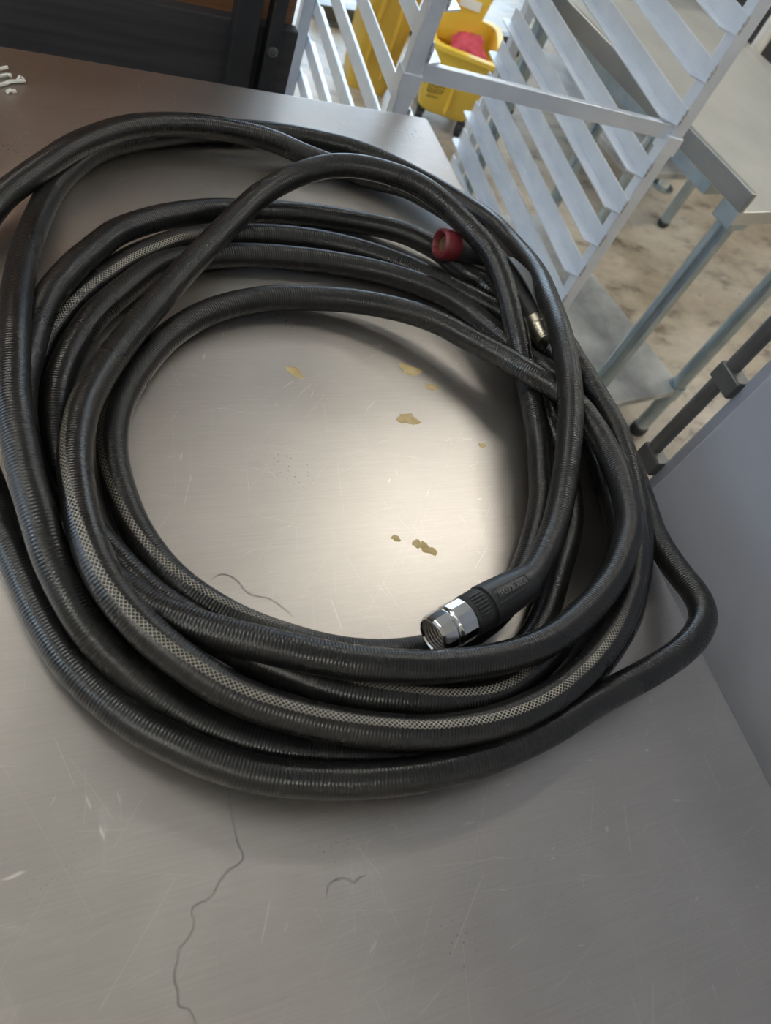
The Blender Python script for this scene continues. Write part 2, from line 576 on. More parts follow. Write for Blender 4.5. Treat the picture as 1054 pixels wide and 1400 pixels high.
# edges of a clear liquid film on the steel
def film(pix, w):
    pts = [at(u, v, 0.0) for u, v in pix]
    fine = []
    for i in range(len(pts) - 1):
        for k in range(4):
            fine.append(pts[i].lerp(pts[i + 1], k / 4))
    fine.append(pts[-1])
    for _ in range(2):
        fine = [fine[0]] + [(fine[i - 1] + fine[i] * 2 + fine[i + 1]) / 4 for i in range(1, len(fine) - 1)] + [fine[-1]]
    rings = []
    for i, p in enumerate(fine):
        d = (fine[min(i + 1, len(fine) - 1)] - fine[max(i - 1, 0)]).normalized()
        s = Vector((-d.y, d.x, 0))
        e = 0.25 + 0.75 * min(1, i / 4, (len(fine) - 1 - i) / 4)
        rings.append([p + s * w * e * math.cos(R(a)) + Vector((0, 0, 0.00003 + w * 0.55 * e * math.sin(R(a)))) for a in (0, 36, 72, 108, 144, 180)])
    return MB().loft(rings)


film([(313, 1078), (314, 1100), (318, 1120), (323, 1140), (327, 1158), (332, 1166), (332, 1176), (324, 1184), (312, 1189), (305, 1199), (297, 1210), (293, 1222), (284, 1231), (268, 1236), (262, 1243), (262, 1251), (266, 1259),
      (264, 1274), (254, 1287), (243, 1298), (244, 1312), (238, 1328), (238, 1342), (244, 1354), (243, 1376), (252, 1379), (260, 1380), (268, 1400), (276, 1425)], 0.0008).build('liquid_edge', 'clear_water', table, 60)['label'] = 'clear crooked edge of a spilled liquid'
film([(288, 795), (294, 788), (304, 785), (317, 788), (327, 796), (333, 806), (342, 814), (356, 816), (369, 818), (381, 827), (392, 835), (402, 845)], 0.0008).build('liquid_edge', 'clear_water', table, 60)
film([(446, 1226), (448, 1212), (456, 1204), (468, 1200), (480, 1204), (484, 1208), (490, 1200), (502, 1196)], 0.0009).build('liquid_edge', 'clear_water', table, 60)

HOSE_POINTS = """
3284,2002,444 3414,2048,460 3569,2151,431 3707,2271,410 3820,2384,405 3932,2506,398 4029,2633,409 4116,2772,431 4196,2910,457 4263,3038,489 4330,3169,513 4386,3292,541
4440,3416,565 4491,3536,589 4536,3654,612 4574,3767,635 4608,3881,658 4656,4011,665 4700,4141,663 4739,4265,665 4777,4388,663 4814,4511,658 4851,4635,646 4887,4758,630
4921,4881,613 4953,5002,597 4989,5129,577 5027,5257,556 5064,5387,532 5094,5516,509 5117,5648,486 5132,5783,461 5140,5919,433 5142,6058,405 5136,6195,380 5125,6335,357
5103,6468,344 5078,6607,324 5045,6748,296 4999,6882,268 4944,7006,241 4883,7115,220 4815,7227,201 4736,7338,185 4650,7444,171 4558,7544,159 4459,7636,150 4354,7723,144
4242,7804,141 4126,7879,139 4004,7946,138 3878,8005,137 3749,8055,135 3616,8095,131 3482,8125,126 3346,8149,122 3208,8166,120 3070,8175,119 2930,8177,118 2790,8172,118
2651,8159,118 2512,8140,118 2375,8115,118 2238,8085,118 2102,8049,118 1968,8008,118 1837,7962,118 1707,7910,118 1579,7854,118 1452,7796,118 1324,7734,118 1198,7669,118
1075,7598,120 958,7521,122 853,7435,121 762,7341,120 681,7241,118 605,7135,118 531,7025,118 465,6909,118 408,6789,121 360,6663,130 318,6529,149 280,6394,167
243,6255,189 208,6115,212 176,5970,240 146,5824,271 118,5678,306 92,5531,343 71,5382,379 53,5232,414 37,5082,447 19,4929,483 4,4778,514 -8,4630,538
-18,4483,557 -27,4338,571 -34,4195,580 -41,4053,589 -48,3912,594 -50,3772,597 -44,3636,597 -35,3501,593 -23,3367,585 -9,3233,574 9,3100,559 33,2967,542
58,2837,518 81,2711,489 111,2591,453 151,2472,416 198,2352,379 252,2232,340 318,2118,303 397,2008,271 484,1904,239 577,1805,204 675,1707,172 780,1614,145
891,1525,130 1009,1446,119 1131,1373,118 1257,1310,118 1383,1252,118 1513,1206,118 1647,1167,119 1780,1132,119 1914,1100,119 2049,1073,118 2185,1052,118 2323,1036,118
2462,1031,118 2603,1033,118 2744,1046,118 2887,1060,118 3030,1081,118 3173,1106,118 3317,1133,118 3460,1171,118 3604,1218,118 3745,1276,118 3884,1345,121 4020,1419,126
4152,1499,133 4280,1586,141 4404,1678,150 4518,1779,159 4618,1889,165 4710,2002,171 4794,2118,177 4873,2235,184 4946,2354,190 5009,2475,199 5060,2601,209 5101,2727,222
5139,2853,237 5173,2981,248 5202,3111,259 5230,3244,267 5254,3378,274 5274,3513,281 5291,3652,284 5296,3794,284 5297,3941,277 5295,4088,273 5289,4230,273 5286,4378,268
5261,4505,275 5251,4638,275 5221,4751,297 5168,4882,293 5125,5031,212 5026,5118,142 4944,5242,129 4806,5321,130 4721,5425,124 4608,5513,118 4496,5600,118 4381,5684,118
4264,5764,118 4148,5843,118 4028,5918,118 3907,5989,121 3782,6055,123 3654,6113,124 3524,6167,123 3391,6214,123 3256,6254,122 3120,6287,121 2983,6313,120 2846,6333,119
2707,6345,118 2567,6350,118 2427,6348,118 2288,6340,118 2148,6326,118 2009,6305,118 1871,6277,119 1734,6243,121 1598,6202,124 1467,6150,126 1346,6087,123 1228,6016,120
1111,5941,119 1000,5858,118 895,5767,118 794,5669,118 697,5567,118 603,5462,119 514,5353,119 434,5239,119 364,5119,119 298,4996,118 234,4871,119 179,4742,119
139,4609,118 104,4474,118 72,4337,118 45,4199,118 23,4059,118 6,3918,118 -5,3775,118 -8,3632,118 -1,3489,118 16,3348,118 41,3210,118 71,3072,118
111,2937,118 158,2805,118 215,2678,118 280,2554,118 355,2437,118 434,2324,118 521,2215,118 614,2113,118 714,2017,118 820,1928,118 931,1844,118 1048,1767,118
1168,1695,118 1294,1632,119 1424,1580,121 1557,1536,121 1692,1496,121 1827,1456,120 1962,1417,118 2100,1387,118 2238,1369,118 2377,1362,118 2514,1364,118 2650,1373,118
2785,1393,118 2917,1424,118 3047,1465,118 3173,1517,118 3295,1578,118 3416,1649,118 3532,1730,119 3644,1821,122 3745,1923,128 3840,2036,131 3931,2151,135 4022,2265,141
4113,2378,149 4202,2492,158 4285,2608,165 4358,2729,169 4420,2855,168 4474,2987,166 4521,3122,163 4565,3259,159 4605,3401,153 4637,3547,143 4667,3699,130 4692,3848,121
4722,3996,118 4761,4136,118 4832,4272,118 4914,4406,118 4994,4547,118 5058,4674,118 5140,4817,118 5203,4940,118 5364,5131,118 5397,5264,118 5381,5380,118 5398,5513,118
5385,5633,118 5395,5774,118 5364,5894,118 5330,6020,118 5281,6141,119 5221,6257,119 5158,6375,120 5087,6488,119 5000,6595,119 4914,6706,120 4828,6814,140 4747,6925,158
4657,7028,166 4556,7122,169 4451,7211,170 4345,7293,174 4229,7369,168 4110,7432,153 3990,7486,136 3867,7537,123 3739,7586,118 3609,7631,118 3476,7673,121 3341,7710,129
3203,7744,142 3062,7774,161 2920,7802,188 2776,7824,217 2630,7836,241 2482,7838,260 2334,7831,277 2185,7817,294 2036,7795,310 1887,7766,324 1740,7729,337 1595,7684,347
1452,7632,356 1311,7572,364 1174,7506,369 1045,7430,370 924,7349,367 808,7261,363 696,7170,358 589,7074,352 490,6969,345 397,6866,332 303,6763,319 210,6663,303
120,6558,287 31,6452,274 -49,6342,260 -115,6229,244 -173,6114,228 -223,5995,212 -267,5874,195 -306,5749,180 -338,5623,167 -365,5494,155 -385,5364,145 -401,5231,136
-412,5097,129 -419,4961,123 -422,4825,119 -421,4687,118 -417,4548,118 -408,4409,118 -395,4270,118 -380,4131,118 -363,3991,118 -342,3851,118 -317,3712,118 -286,3575,118
-253,3438,118 -224,3301,118 -195,3164,118 -163,3027,118 -122,2893,119 -84,2758,119 -45,2623,119 -5,2489,119 39,2356,119 89,2225,120 145,2096,123 211,1971,126
287,1853,128 372,1739,140 462,1629,154 559,1526,170 665,1435,181 773,1348,190 886,1268,195 1003,1196,201 1124,1132,209 1248,1078,218 1376,1033,228 1505,995,237
1635,962,245 1766,934,253 1897,912,261 2029,895,269 2161,882,276 2293,875,282 2427,874,285 2561,877,288 2695,885,289 2829,900,289 2962,919,291 3095,942,291
3227,969,292 3358,1000,293 3488,1036,294 3620,1073,291 3755,1107,285 3889,1137,283 4023,1166,282 4155,1195,282 4287,1224,283 4417,1256,285 4544,1290,289 4669,1327,294
4787,1373,301 4900,1426,308 5004,1492,315 5096,1578,319 5162,1696,311 5196,1837,283 5209,1982,239 5220,2130,197 5234,2279,163 5250,2430,137 5273,2580,119 5304,2728,118
5336,2875,118 5366,3023,118 5394,3170,118 5415,3319,118 5431,3468,118 5446,3615,118 5455,3763,118 5464,3905,118 5471,4048,118 5463,4196,118 5467,4329,118 5438,4488,118
5427,4610,118 5402,4752,118 5398,4866,118 5387,4980,118 5187,5197,118 5164,5282,118 5067,5431,118 5036,5521,118 4912,5658,118 4753,5761,118 4709,5886,118 4592,5976,118
4519,6086,118 4429,6210,119 4329,6278,147 4228,6372,152 4110,6441,161 3996,6516,158 3872,6575,154 3744,6621,147 3616,6660,135 3483,6688,127 3349,6714,121 3212,6733,118
3073,6745,118 2933,6751,118 2792,6750,118 2652,6742,118 2511,6727,121 2368,6707,127 2224,6683,137 2080,6652,149 1937,6614,162 1795,6569,177 1657,6515,190 1522,6454,203
1390,6385,217 1262,6310,231 1139,6227,244 1019,6138,258 906,6043,271 805,5939,281 719,5826,288 632,5711,297 548,5593,307 468,5474,317 394,5352,325 324,5229,331
262,5104,336 210,4979,338 165,4850,340 129,4720,341 98,4588,344 69,4455,346 40,4323,347 13,4191,350 -5,4059,352 -15,3929,352 -17,3799,352 -13,3670,351
-4,3542,352 12,3417,352 36,3294,350 69,3174,345 110,3057,341 159,2942,337 209,2828,333 266,2716,332 334,2610,333 413,2511,335 501,2414,349 586,2315,364
674,2217,382 779,2131,404 889,2053,429 1004,1980,455 1123,1912,478 1243,1848,501 1366,1787,519 1490,1730,532 1618,1678,536 1748,1629,537 1882,1588,537 2020,1556,533
2160,1528,527 2303,1504,521 2451,1488,517 2597,1479,511 2745,1475,505 2893,1477,500 3043,1488,497 3192,1507,500 3340,1536,502 3485,1579,502 3621,1636,505 3753,1699,509
3881,1767,514 4004,1841,520 4121,1920,525 4229,2006,531 4330,2100,536 4423,2198,542 4509,2303,548 4583,2415,552 4640,2531,551 4688,2656,548 4728,2786,546 4762,2918,540
4783,3049,531 4795,3181,521 4801,3310,514 4799,3438,510 4788,3569,504 4765,3701,498 4737,3841,476 4674,3970,455 4595,4086,444 4505,4193,431 4423,4310,406 4350,4435,374
4262,4546,353 4173,4651,333 4079,4749,317 3985,4844,304 3892,4936,295 3794,5021,286 3685,5101,272 3568,5171,256 3446,5233,240 3320,5287,223 3191,5333,207 3058,5371,191
2922,5400,175 2787,5419,162 2653,5431,151 2518,5435,145 2382,5433,141 2244,5423,139 2108,5402,136 1975,5369,132 1844,5328,130 1716,5276,128 1592,5215,126 1474,5144,124
1361,5063,122 1255,4974,121 1157,4877,119 1068,4771,118 984,4659,118 904,4544,118 830,4425,118 763,4301,118 704,4174,118 658,4042,118 623,3907,118 599,3769,118
588,3629,118 591,3489,118 604,3350,119 624,3211,119 652,3074,118 690,2940,118 741,2810,118 802,2685,118 875,2566,118 961,2456,118 1059,2355,118 1162,2261,118
1272,2174,118 1389,2098,119 1511,2029,120 1636,1965,119 1764,1907,118 1895,1858,118 2030,1818,118 2165,1788,118 2303,1769,118 2435,1761,118 2576,1761,118 2709,1774,118
2842,1798,118 2973,1833,118 3097,1880,118 3223,1936,118 3342,2004,118 3458,2083,119 3566,2173,118 3667,2272,118 3763,2379,118 3858,2494,119 3951,2620,128 4038,2748,137
4118,2876,144 4189,3009,152 4248,3151,157 4301,3296,163 4354,3435,169 4402,3570,178 4438,3703,186 4468,3833,196 4498,3964,204 4526,4094,210 4553,4226,212 4573,4356,238
4567,4473,278 4565,4594,319 4571,4724,358 4582,4862,389 4591,4997,414 4592,5120,449 4589,5243,483 4582,5361,516 4572,5479,546 4555,5595,574 4530,5709,601 4489,5824,625
4425,5940,643 4359,6050,658 4290,6153,674 4219,6252,693 4141,6345,711 4053,6435,727 3955,6518,739 3846,6594,744 3730,6660,741 3609,6716,734 3485,6764,724 3360,6801,711
3234,6826,694 3110,6838,672 2990,6837,646 2877,6820,617 2769,6794,587 2664,6758,559 2562,6713,532 2461,6660,506 2361,6599,481 2265,6529,457 2173,6451,433 2088,6363,410
2004,6274,388 1918,6179,370 1833,6081,355 1747,5977,347 1663,5872,340 1581,5774,327 1498,5670,318 1414,5561,310 1329,5447,303 1244,5330,297 1161,5213,294 1078,5095,295
995,4976,299 914,4853,304 834,4727,310 755,4599,319 681,4471,331 610,4341,346 543,4209,363 482,4075,380 426,3939,398 382,3800,417 348,3660,436 321,3520,457
304,3381,478 295,3243,498 293,3107,517 295,2970,533 303,2831,549 318,2695,561 342,2562,564 375,2432,561 422,2306,551 485,2181,540 560,2064,526 645,1951,513
738,1845,500 837,1746,486 940,1652,472 1050,1566,459 1167,1490,449 1290,1422,441 1415,1361,435 1543,1304,429 1673,1253,424 1804,1208,420 1937,1169,418 2070,1135,416
2205,1105,415 2343,1084,416 2481,1074,418 2618,1070,421 2755,1073,425 2892,1085,429 3028,1107,430 3165,1138,429 3300,1176,426 3435,1223,421 3565,1278,419 3693,1337,417
3818,1403,416 3939,1475,413 4054,1551,410 4162,1632,406 4265,1720,402 4361,1815,399 4451,1916,396 4534,2023,393 4611,2135,391 4682,2251,392 4745,2372,390 4801,2497,386
4848,2627,381 4887,2759,375 4920,2893,366 4945,3030,360 4963,3169,355 4972,3310,351 4972,3453,347 4969,3594,340 4954,3741,328 4943,3881,315 4914,4026,304 4892,4163,309
4840,4309,311 4795,4458,271 4774,4581,217 4726,4721,181 4662,4846,164 4589,4967,163 4521,5085,158 4449,5200,155 4373,5311,156 4285,5414,156 4186,5510,158 4080,5598,158
3965,5676,155 3845,5746,148 3721,5807,141 3593,5860,135 3462,5905,130 3329,5942,125 3194,5972,121 3058,5996,118 2920,6014,118 2781,6026,118 2641,6033,118 2501,6037,118
2360,6038,118 2218,6034,118 2077,6022,120 1937,6003,122 1799,5976,123 1662,5945,122 1524,5896,134 1390,5839,145 1263,5772,151 1149,5690,154 1048,5598,152 954,5497,151
858,5393,154 766,5283,159 677,5169,165 593,5051,172 520,4927,178 455,4798,183 397,4668,189 344,4534,196 298,4399,201 261,4263,206 235,4128,206 218,3993,204
208,3859,200 205,3727,194 209,3596,188 220,3468,182 239,3342,177 269,3219,174 311,3099,173 363,2979,174 427,2861,175 493,2743,178 565,2626,181 641,2508,184
726,2392,191 822,2284,202 922,2181,216 1021,2079,228 1122,1981,241 1224,1885,257 1331,1797,277 1440,1714,297 1551,1634,313 1666,1561,326 1786,1497,339 1912,1446,345
2040,1403,350 2170,1366,353 2301,1335,352 2433,1310,347 2566,1294,341 2701,1288,334 2835,1290,328 2967,1308,321 3094,1341,314 3219,1386,302 3344,1439,292 3468,1502,281
3589,1575,269 3709,1655,253 3830,1738,236 3958,1809,223 4091,1870,213 4218,1941,204 4337,2024,196 4449,2116,188 4555,2214,181 4655,2318,172 4740,2428,168 4813,2546,162
4873,2671,154 4924,2803,142 4965,2938,128 5005,3072,120 5038,3209,119 5068,3344,118 5086,3486,118 5099,3627,118 5105,3762,119 5104,3904,126 5102,4029,152 5087,4169,176
5076,4293,231 5048,4416,312 4988,4582,343 4956,4674,328
"""
LATTICE_BANDS = [[(693, 65), (695, 50), (701, 12), (704, 0), (709, -18), (717, -30), (721, -25), (727, -5), (733, 0)], [(584, 62), (587, 50), (590, 28), (593, 0), (596, -25), (600, -50), (602, -60)], [(201, 15), (207, 5), (213, 5), (217, 0), (218, 0)], [(825, -50), (830, -35), (832, -25), (835, -10)]]


# ------------------------------------------------------------------ the hose
HR = 0.0118
HP = [Vector([int(a) / 1e4 for a in s.split(',')]) for s in HOSE_POINTS.split()]
hose = thing('garden_hose', (HP[400].x, HP[400].y, 0), 'long black rubber hose coiled in loose loops on the steel table', 'hose')


def hose_tube(sub=4, n=22):
    ctr, par = [], []
    for i in range(len(HP) - 1):
        p0, p1, p2, p3 = HP[max(i - 1, 0)], HP[i], HP[i + 1], HP[min(i + 2, len(HP) - 1)]
        for k in range(sub):
            x = k / sub
            ctr.append(0.5 * ((2 * p1) + (p2 - p0) * x + (2 * p0 - 5 * p1 + 4 * p2 - p3) * x * x + (3 * p1 - p0 - 3 * p2 + p3) * x ** 3))
            par.append(i + x)
    ctr.append(HP[-1])
    par.append(len(HP) - 1)
    N = len(ctr)
    off = hose.location
    verts, phi, uvy, lattice_amt = [], [], [], []
    KEYS = [(0, 60)] + sorted((q for b in LATTICE_BANDS for q in b)) + [(len(HP), 0)]
    s = 0.0
    campos = Vector((0, 0, CAM_Z + 0.0))
    for i, p in enumerate(ctr):
        if i:
            s += (p - ctr[i - 1]).length
        tg = (ctr[min(i + 1, N - 1)] - ctr[max(i - 1, 0)]).normalized()
        # the lattice band's angle round the hose is measured from the camera direction
        c = campos - p
        c = (c - tg * c.dot(tg)).normalized()
        w = tg.cross(c)
        # lattice band angle: follows the bands, eased over the stretches between them
        on = 0.0
        for b in LATTICE_BANDS:
            if b[0][0] - 3 <= par[i] <= b[-1][0] + 3:
                on = max(0.0, min(1.0, (par[i] - b[0][0] + 3) / 4, (b[-1][0] + 3 - par[i]) / 4))
        ang = KEYS[0][1]
        for (i0, a0), (i1, a1) in zip(KEYS, KEYS[1:]):
            if i0 <= par[i] <= i1:
                ang = a0 + (a1 - a0) * (par[i] - i0) / (i1 - i0)
        phi.append(ang / 360.0)
        for k in range(n):
            a = 2 * math.pi * k / n
            verts.append(p - off + (c * math.cos(a) + w * math.sin(a)) * HR)
            lattice_amt.append(on)
        uvy.append(s)
    faces, uvs = [], []
    for i in range(N - 1):
        for k in range(n):
            j = (k + 1) % n
            faces.append((i * n + k, i * n + j, (i + 1) * n + j, (i + 1) * n + k))
            a0 = (k / n - phi[i] + 0.5) % 1.0 - 0.5
            b0 = a0 - (phi[i + 1] - phi[i])
            uvs += [(a0, uvy[i]), (a0 + 1 / n, uvy[i]), (b0 + 1 / n, uvy[i + 1]), (b0, uvy[i + 1])]
    faces.append(tuple(reversed(range(n))))
    uvs += [(0.3, 0)] * n
    faces.append(tuple((N - 1) * n + k for k in range(n)))
    uvs += [(0.3, s)] * n
    me = bpy.data.meshes.new('hose_tube')
    me.from_pydata([tuple(v) for v in verts], [], faces)
    ul = me.uv_layers.new(name='UVMap')
    ul.data.foreach_set('uv', [x for p in uvs for x in p])
    at_ = me.attributes.new('lattice_amt', 'FLOAT', 'POINT')
    at_.data.foreach_set('value', lattice_amt)
    me.polygons.foreach_set('use_smooth', [True] * len(me.polygons))
    me.materials.append(MATS['black_rubber'])
    o = bpy.data.objects.new('hose_tube', me)
    col.objects.link(o)
    o.parent = hose
    return o


hose_tube()

# coupling at the hose end: chrome faceted nut, ribbed black sleeve with raised lettering
CA, CB = at(590, 871, 0.038), HP[0]
cax = (CB - CA).normalized()
CL = (CB - CA).length
nut = MB().lathe(CA, cax, [(0.003, 0.0118), (0.0, 0.0135), (0.0022, 0.0152), (0.0128, 0.0160), (0.0142, 0.0150), (0.0158, 0.0150), (0.0172, 0.0162), (0.0312, 0.0162), (0.0325, 0.0152), (0.0325, 0.0118)],
                 14, 0.2, closed=True).build('coupling_nut', 'chrome', hose, 20, 0.0006)
nut['label'] = 'shiny chrome faceted coupling nut'
MB().lathe(CA, cax, [(0.0012 * k, 0.0118 - (0.0008 if k % 2 else 0)) for k in range(1, 16)] + [(0.0185, 0.009), (0.0188, 0.0)], 28, cap0=False).build('threaded_bore', 'dark_bore', nut, 60)
sl = MB().lathe(CA, cax, [(0.0325, 0.0), (0.0325, 0.0156), (0.034, 0.0161), (0.0475, 0.0164), (0.0482, 0.0150), (0.0500, 0.0150), (0.0506, 0.0170), (0.060, 0.0168), (0.075, 0.0158), (CL + 0.013, 0.0142), (CL + 0.018, 0.0131), (CL + 0.018, 0.0)],
                40).build('coupling_sleeve', 'sleeve_rubber', hose, 40)
# frame of the sleeve: toward the viewer / up
side = Vector((0, 0, 1)).cross(cax).normalized()
upv = cax.cross(side)


def sleeve_r(d):
    pr = [(0.0506, 0.0170), (0.060, 0.0168), (0.075, 0.0158), (CL + 0.013, 0.0142), (CL + 0.018, 0.0131)]
    for (a, ra), (b, rb) in zip(pr, pr[1:]):
        if d <= b:
            return ra + (rb - ra) * (d - a) / (b - a)
    return pr[-1][1]


def on_sleeve(d, ang, lift):
    rr = sleeve_r(d) + lift
    return CA + cax * d + (upv * math.cos(ang) + side * math.sin(ang)) * rr


VIEW = math.atan2((Vector((0, 0, CAM_Z)) - CA).dot(side), (Vector((0, 0, CAM_Z)) - CA).dot(upv))
# ribs behind the nut
for k in range(-2, 5):
    a = VIEW + k * 0.17 + 0.02
    ps = [CA + cax * d + (upv * math.cos(a) + side * math.sin(a)) * 0.0164 for d in (0.0355, 0.046)]
    MB().tube(ps, 0.0008, 8).build('grip_rib', 'sleeve_rubber', sl, 60)
# raised panel border and the lettering
P0, P1, PA, PB = 0.0535, CL + 0.008, VIEW - 0.22, VIEW + 0.46
brd = [on_sleeve(P0, PA, 0), on_sleeve(P1, PA + 0.03, 0)] + [on_sleeve(P1, PA + (PB - PA) * k / 6, 0) for k in range(1, 6)] + [on_sleeve(P1, PB - 0.02, 0), on_sleeve(P0, PB, 0)] + [on_sleeve(P0, PB + (PA - PB) * k / 6, 0) for k in range(1, 7)]
MB().tube(brd, 0.0006, 8).build('panel_border', 'sleeve_rubber', sl, 60)


def lettering(word):
    cu = bpy.data.curves.new('lettering', 'FONT')
    cu.body = word
    cu.align_x = 'CENTER'
    cu.align_y = 'CENTER'
    cu.size = 1.0
    cu.extrude = 0.06
    cu.resolution_u = 3
    ob = bpy.data.objects.new('lettering_source', cu)
    col.objects.link(ob)
    bpy.context.view_layer.update()
    me = bpy.data.meshes.new_from_object(ob.evaluated_get(bpy.context.evaluated_depsgraph_get()))
    bpy.data.objects.remove(ob)
    return me


me = lettering('TEKNOR APEX')
xs = [v.co.x for v in me.vertices]
wid = max(xs) - min(xs)
mid_d, mid_a = (P0 + P1) / 2, (PA + PB) / 2
sx = (P1 - P0) * 0.88 / wid
sy = 0.0066
inv = WORLD[hose.name].inverted()
for v in me.vertices:
    d = mid_d + v.co.x * sx
    a = mid_a + v.co.y * sy / sleeve_r(d)
    v.co = inv @ on_sleeve(d, a, 0.0002 + max(0.0, v.co.z) * 0.012)
me.materials.append(MATS['sleeve_letter'] if 'sleeve_letter' in MATS else noisy('sleeve_letter', (0.11, 0.11, 0.11), (0.15, 0.15, 0.15), 60, 0.4))
lo = bpy.data.objects.new('lettering', me)
col.objects.link(lo)
lo.parent = sl
lo['label'] = 'raised lettering reading TEKNOR APEX'

# ------------------------------------------------------------------ spray nozzle lying under the loops
NA, NB = at(600, 332, 0.041), at(747, 466, 0.036)
nax = Vector((0.94, 0.02, -0.14)).normalized()
NE = NA + nax * 0.078
gax = (NB - NE).normalized()
NL = (NB - NE).length
noz = thing('spray_nozzle', (NA.x, NA.y, 0), 'black spray nozzle with red tip tucked under the hose loops', 'spray nozzle')
tip = MB().lathe(NA, nax, [(0.004, 0.0095), (0.0, 0.0125), (0.001, 0.0150), (0.003, 0.0165), (0.018, 0.0165), (0.020, 0.0155), (0.022, 0.0150), (0.022, 0.0095)], 36, closed=True).build('tip_bumper', 'red_rubber', noz, 45)
tip['label'] = 'dark red rubber tip'
MB().lathe(NA, nax, [(0.006, 0.0), (0.0055, 0.0050), (0.0075, 0.0055), (0.0075, 0.0094)], 24, cap0=False, cap1=False).build('tip_insert', 'brass', tip, 45)
bend = []
for k in range(19):
    q = k / 18
    if q < 0.35:
        c = NA + nax * (0.0215 + 0.0565 * q / 0.35)
    else:
        c = NE + gax * ((NL - 0.03) * (q - 0.35) / 0.65)
    bend.append(c)
for _ in range(3):
    bend = [bend[0]] + [(bend[i - 1] + bend[i] * 2 + bend[i + 1]) / 4 for i in range(1, len(bend) - 1)] + [bend[-1]]
MB().tube(bend, [0.0135, 0.0138, 0.0138, 0.0137, 0.0135, 0.0132, 0.0130] + [0.0128 - 0.0006 * math.sin(k) for k in range(10)] + [0.0132, 0.0132], 24).build('nozzle_body', 'nozzle_black', noz, 60)
MB().lathe(NE, gax, [(NL - 0.032, 0.0), (NL - 0.031, 0.0125), (NL - 0.020, 0.0125), (NL - 0.019, 0.010)] + [(NL - 0.018 + 0.0018 * k, 0.0114 if k % 2 else 0.0098) for k in range(0, 12)] + [(NL + 0.004, 0.0)], 26).build('inlet_thread', 'pale_brass', noz, 45)
ns = Vector((0, 0, 1)).cross(gax).normalized()
nu = gax.cross(ns)
# trigger lever: a flat bowed bar along the top of the grip
rings = []
for k in range(15):
    x = k / 14
    c = NE + gax * (NL - 0.115 + 0.085 * x) + nu * (0.0143 + 0.006 * math.sin(math.pi * x)) + ns * 0.002
    w = 0.0035 + 0.0035 * math.sin(math.pi * x)
    rings.append([c - ns * w - nu * 0.0012, c + ns * w - nu * 0.0012, c + ns * w + nu * 0.0012, c - ns * w + nu * 0.0012])
MB().loft(rings).build('trigger_lever', 'lever_grey', noz, 40, 0.0005)

# ------------------------------------------------------------------ aluminium pan rack
RZ = R(-4.7)
FRX, FRY = 1.037, 1.025
rack = thing('pan_rack', (FRX - 0.49 * math.cos(RZ), FRY - 0.49 * math.sin(RZ), FLOOR), 'tall aluminium sheet pan rack with angled runners behind the table', 'pan rack', RZ)
RW, RD, PW = 0.49, 0.652, 0.0254
zf = lambda z: z - FLOOR           # local height
top_z = 0.86
post_me = MB().span((-PW / 2, -PW / 2, 0.13), (PW / 2, PW / 2, zf(top_z))).mesh('post', 'aluminium')
sleeve_me = MB().span((-PW / 2 - 0.003, -PW / 2 - 0.003, -0.016), (PW / 2 + 0.003, PW / 2 + 0.003, 0.016)).mesh('post_sleeve', 'aluminium')
for x in (0, RW):
    for y in (0, RD):
        p = link_copy('post', post_me, rack, (x, y, 0))
        md = p.modifiers.new('bevel', 'BEVEL')
        md.width = 0.002
        md.segments = 2
        s = link_copy('post_sleeve', sleeve_me, rack, (x, y, zf(-0.024)))
        md = s.modifiers.new('bevel', 'BEVEL')
        md.width = 0.0015
        md.segments = 2
        # castor
        MB().box((x, y, 0.125), (0.06, 0.06, 0.006)).box((x - 0.02, y + 0.012, 0.09), (0.004, 0.045, 0.075)).box((x + 0.02, y + 0.012, 0.09), (0.004, 0.045, 0.075)).build('castor_fork', 'galvanised', rack, world=False)
        MB().lathe((x - 0.014, y + 0.02, 0.0615), (1, 0, 0), [(0, 0.055), (0.004, 0.0615), (0.024, 0.0615), (0.028, 0.055)], 24).build('castor_wheel', 'castor_black', rack, 40, world=False)


def bar(x0, x1, y0, y1, z, h=0.025, w=0.012):
    return MB().span((x0, y0 - w / 2, zf(z) - h / 2), (x1, y1 + w / 2, zf(z) + h / 2)).build('crossbar', 'aluminium', rack, bevel=0.0015, world=False)


hx = PW / 2
bar(hx, RW - hx, 0, 0, -0.006, 0.026)
for z in (top_z - 0.03, -0.74):
    bar(hx, RW - hx, 0, 0, z)
    bar(hx, RW - hx, RD, RD, z)
    for x in (0, RW):
        MB().span((x - 0.006, hx, zf(z) - 0.0125), (x + 0.006, RD - hx, zf(z) + 0.0125)).build('side_bar', 'aluminium', rack, bevel=0.0015, world=False)

# runner: upright flange on the post side, ledge inward at its foot, corners of the ledge clipped
FH, LW, TH, OV = 0.031, 0.027, 0.0026, 0.03


def runner_mesh(sgn):
    """sgn = +1: ledge points to +x (left side of the rack)"""
    mb = MB()
    y0, y1 = -PW / 2 - 0.002, RD + OV
    x0 = PW / 2 + 0.0005
    mb.span((sgn * x0, y0, 0), (sgn * (x0 + TH), y1, FH))
    c = 0.016
    xa, xb = sgn * (x0 + TH), sgn * (x0 + LW)
    pl = [(xa, y0), (xb, y0 + c), (xb, y1 - c * 0.5), (xb - sgn * c * 0.5, y1), (xa, y1)]
    mb.add([(x, y, 0) for x, y in pl] + [(x, y, TH) for x, y in pl],
           [(4, 3, 2, 1, 0), (5, 6, 7, 8, 9)] + [(k, (k + 1) % 5, (k + 1) % 5 + 5, k + 5) for k in range(5)])
    return mb.mesh('runner', 'aluminium')


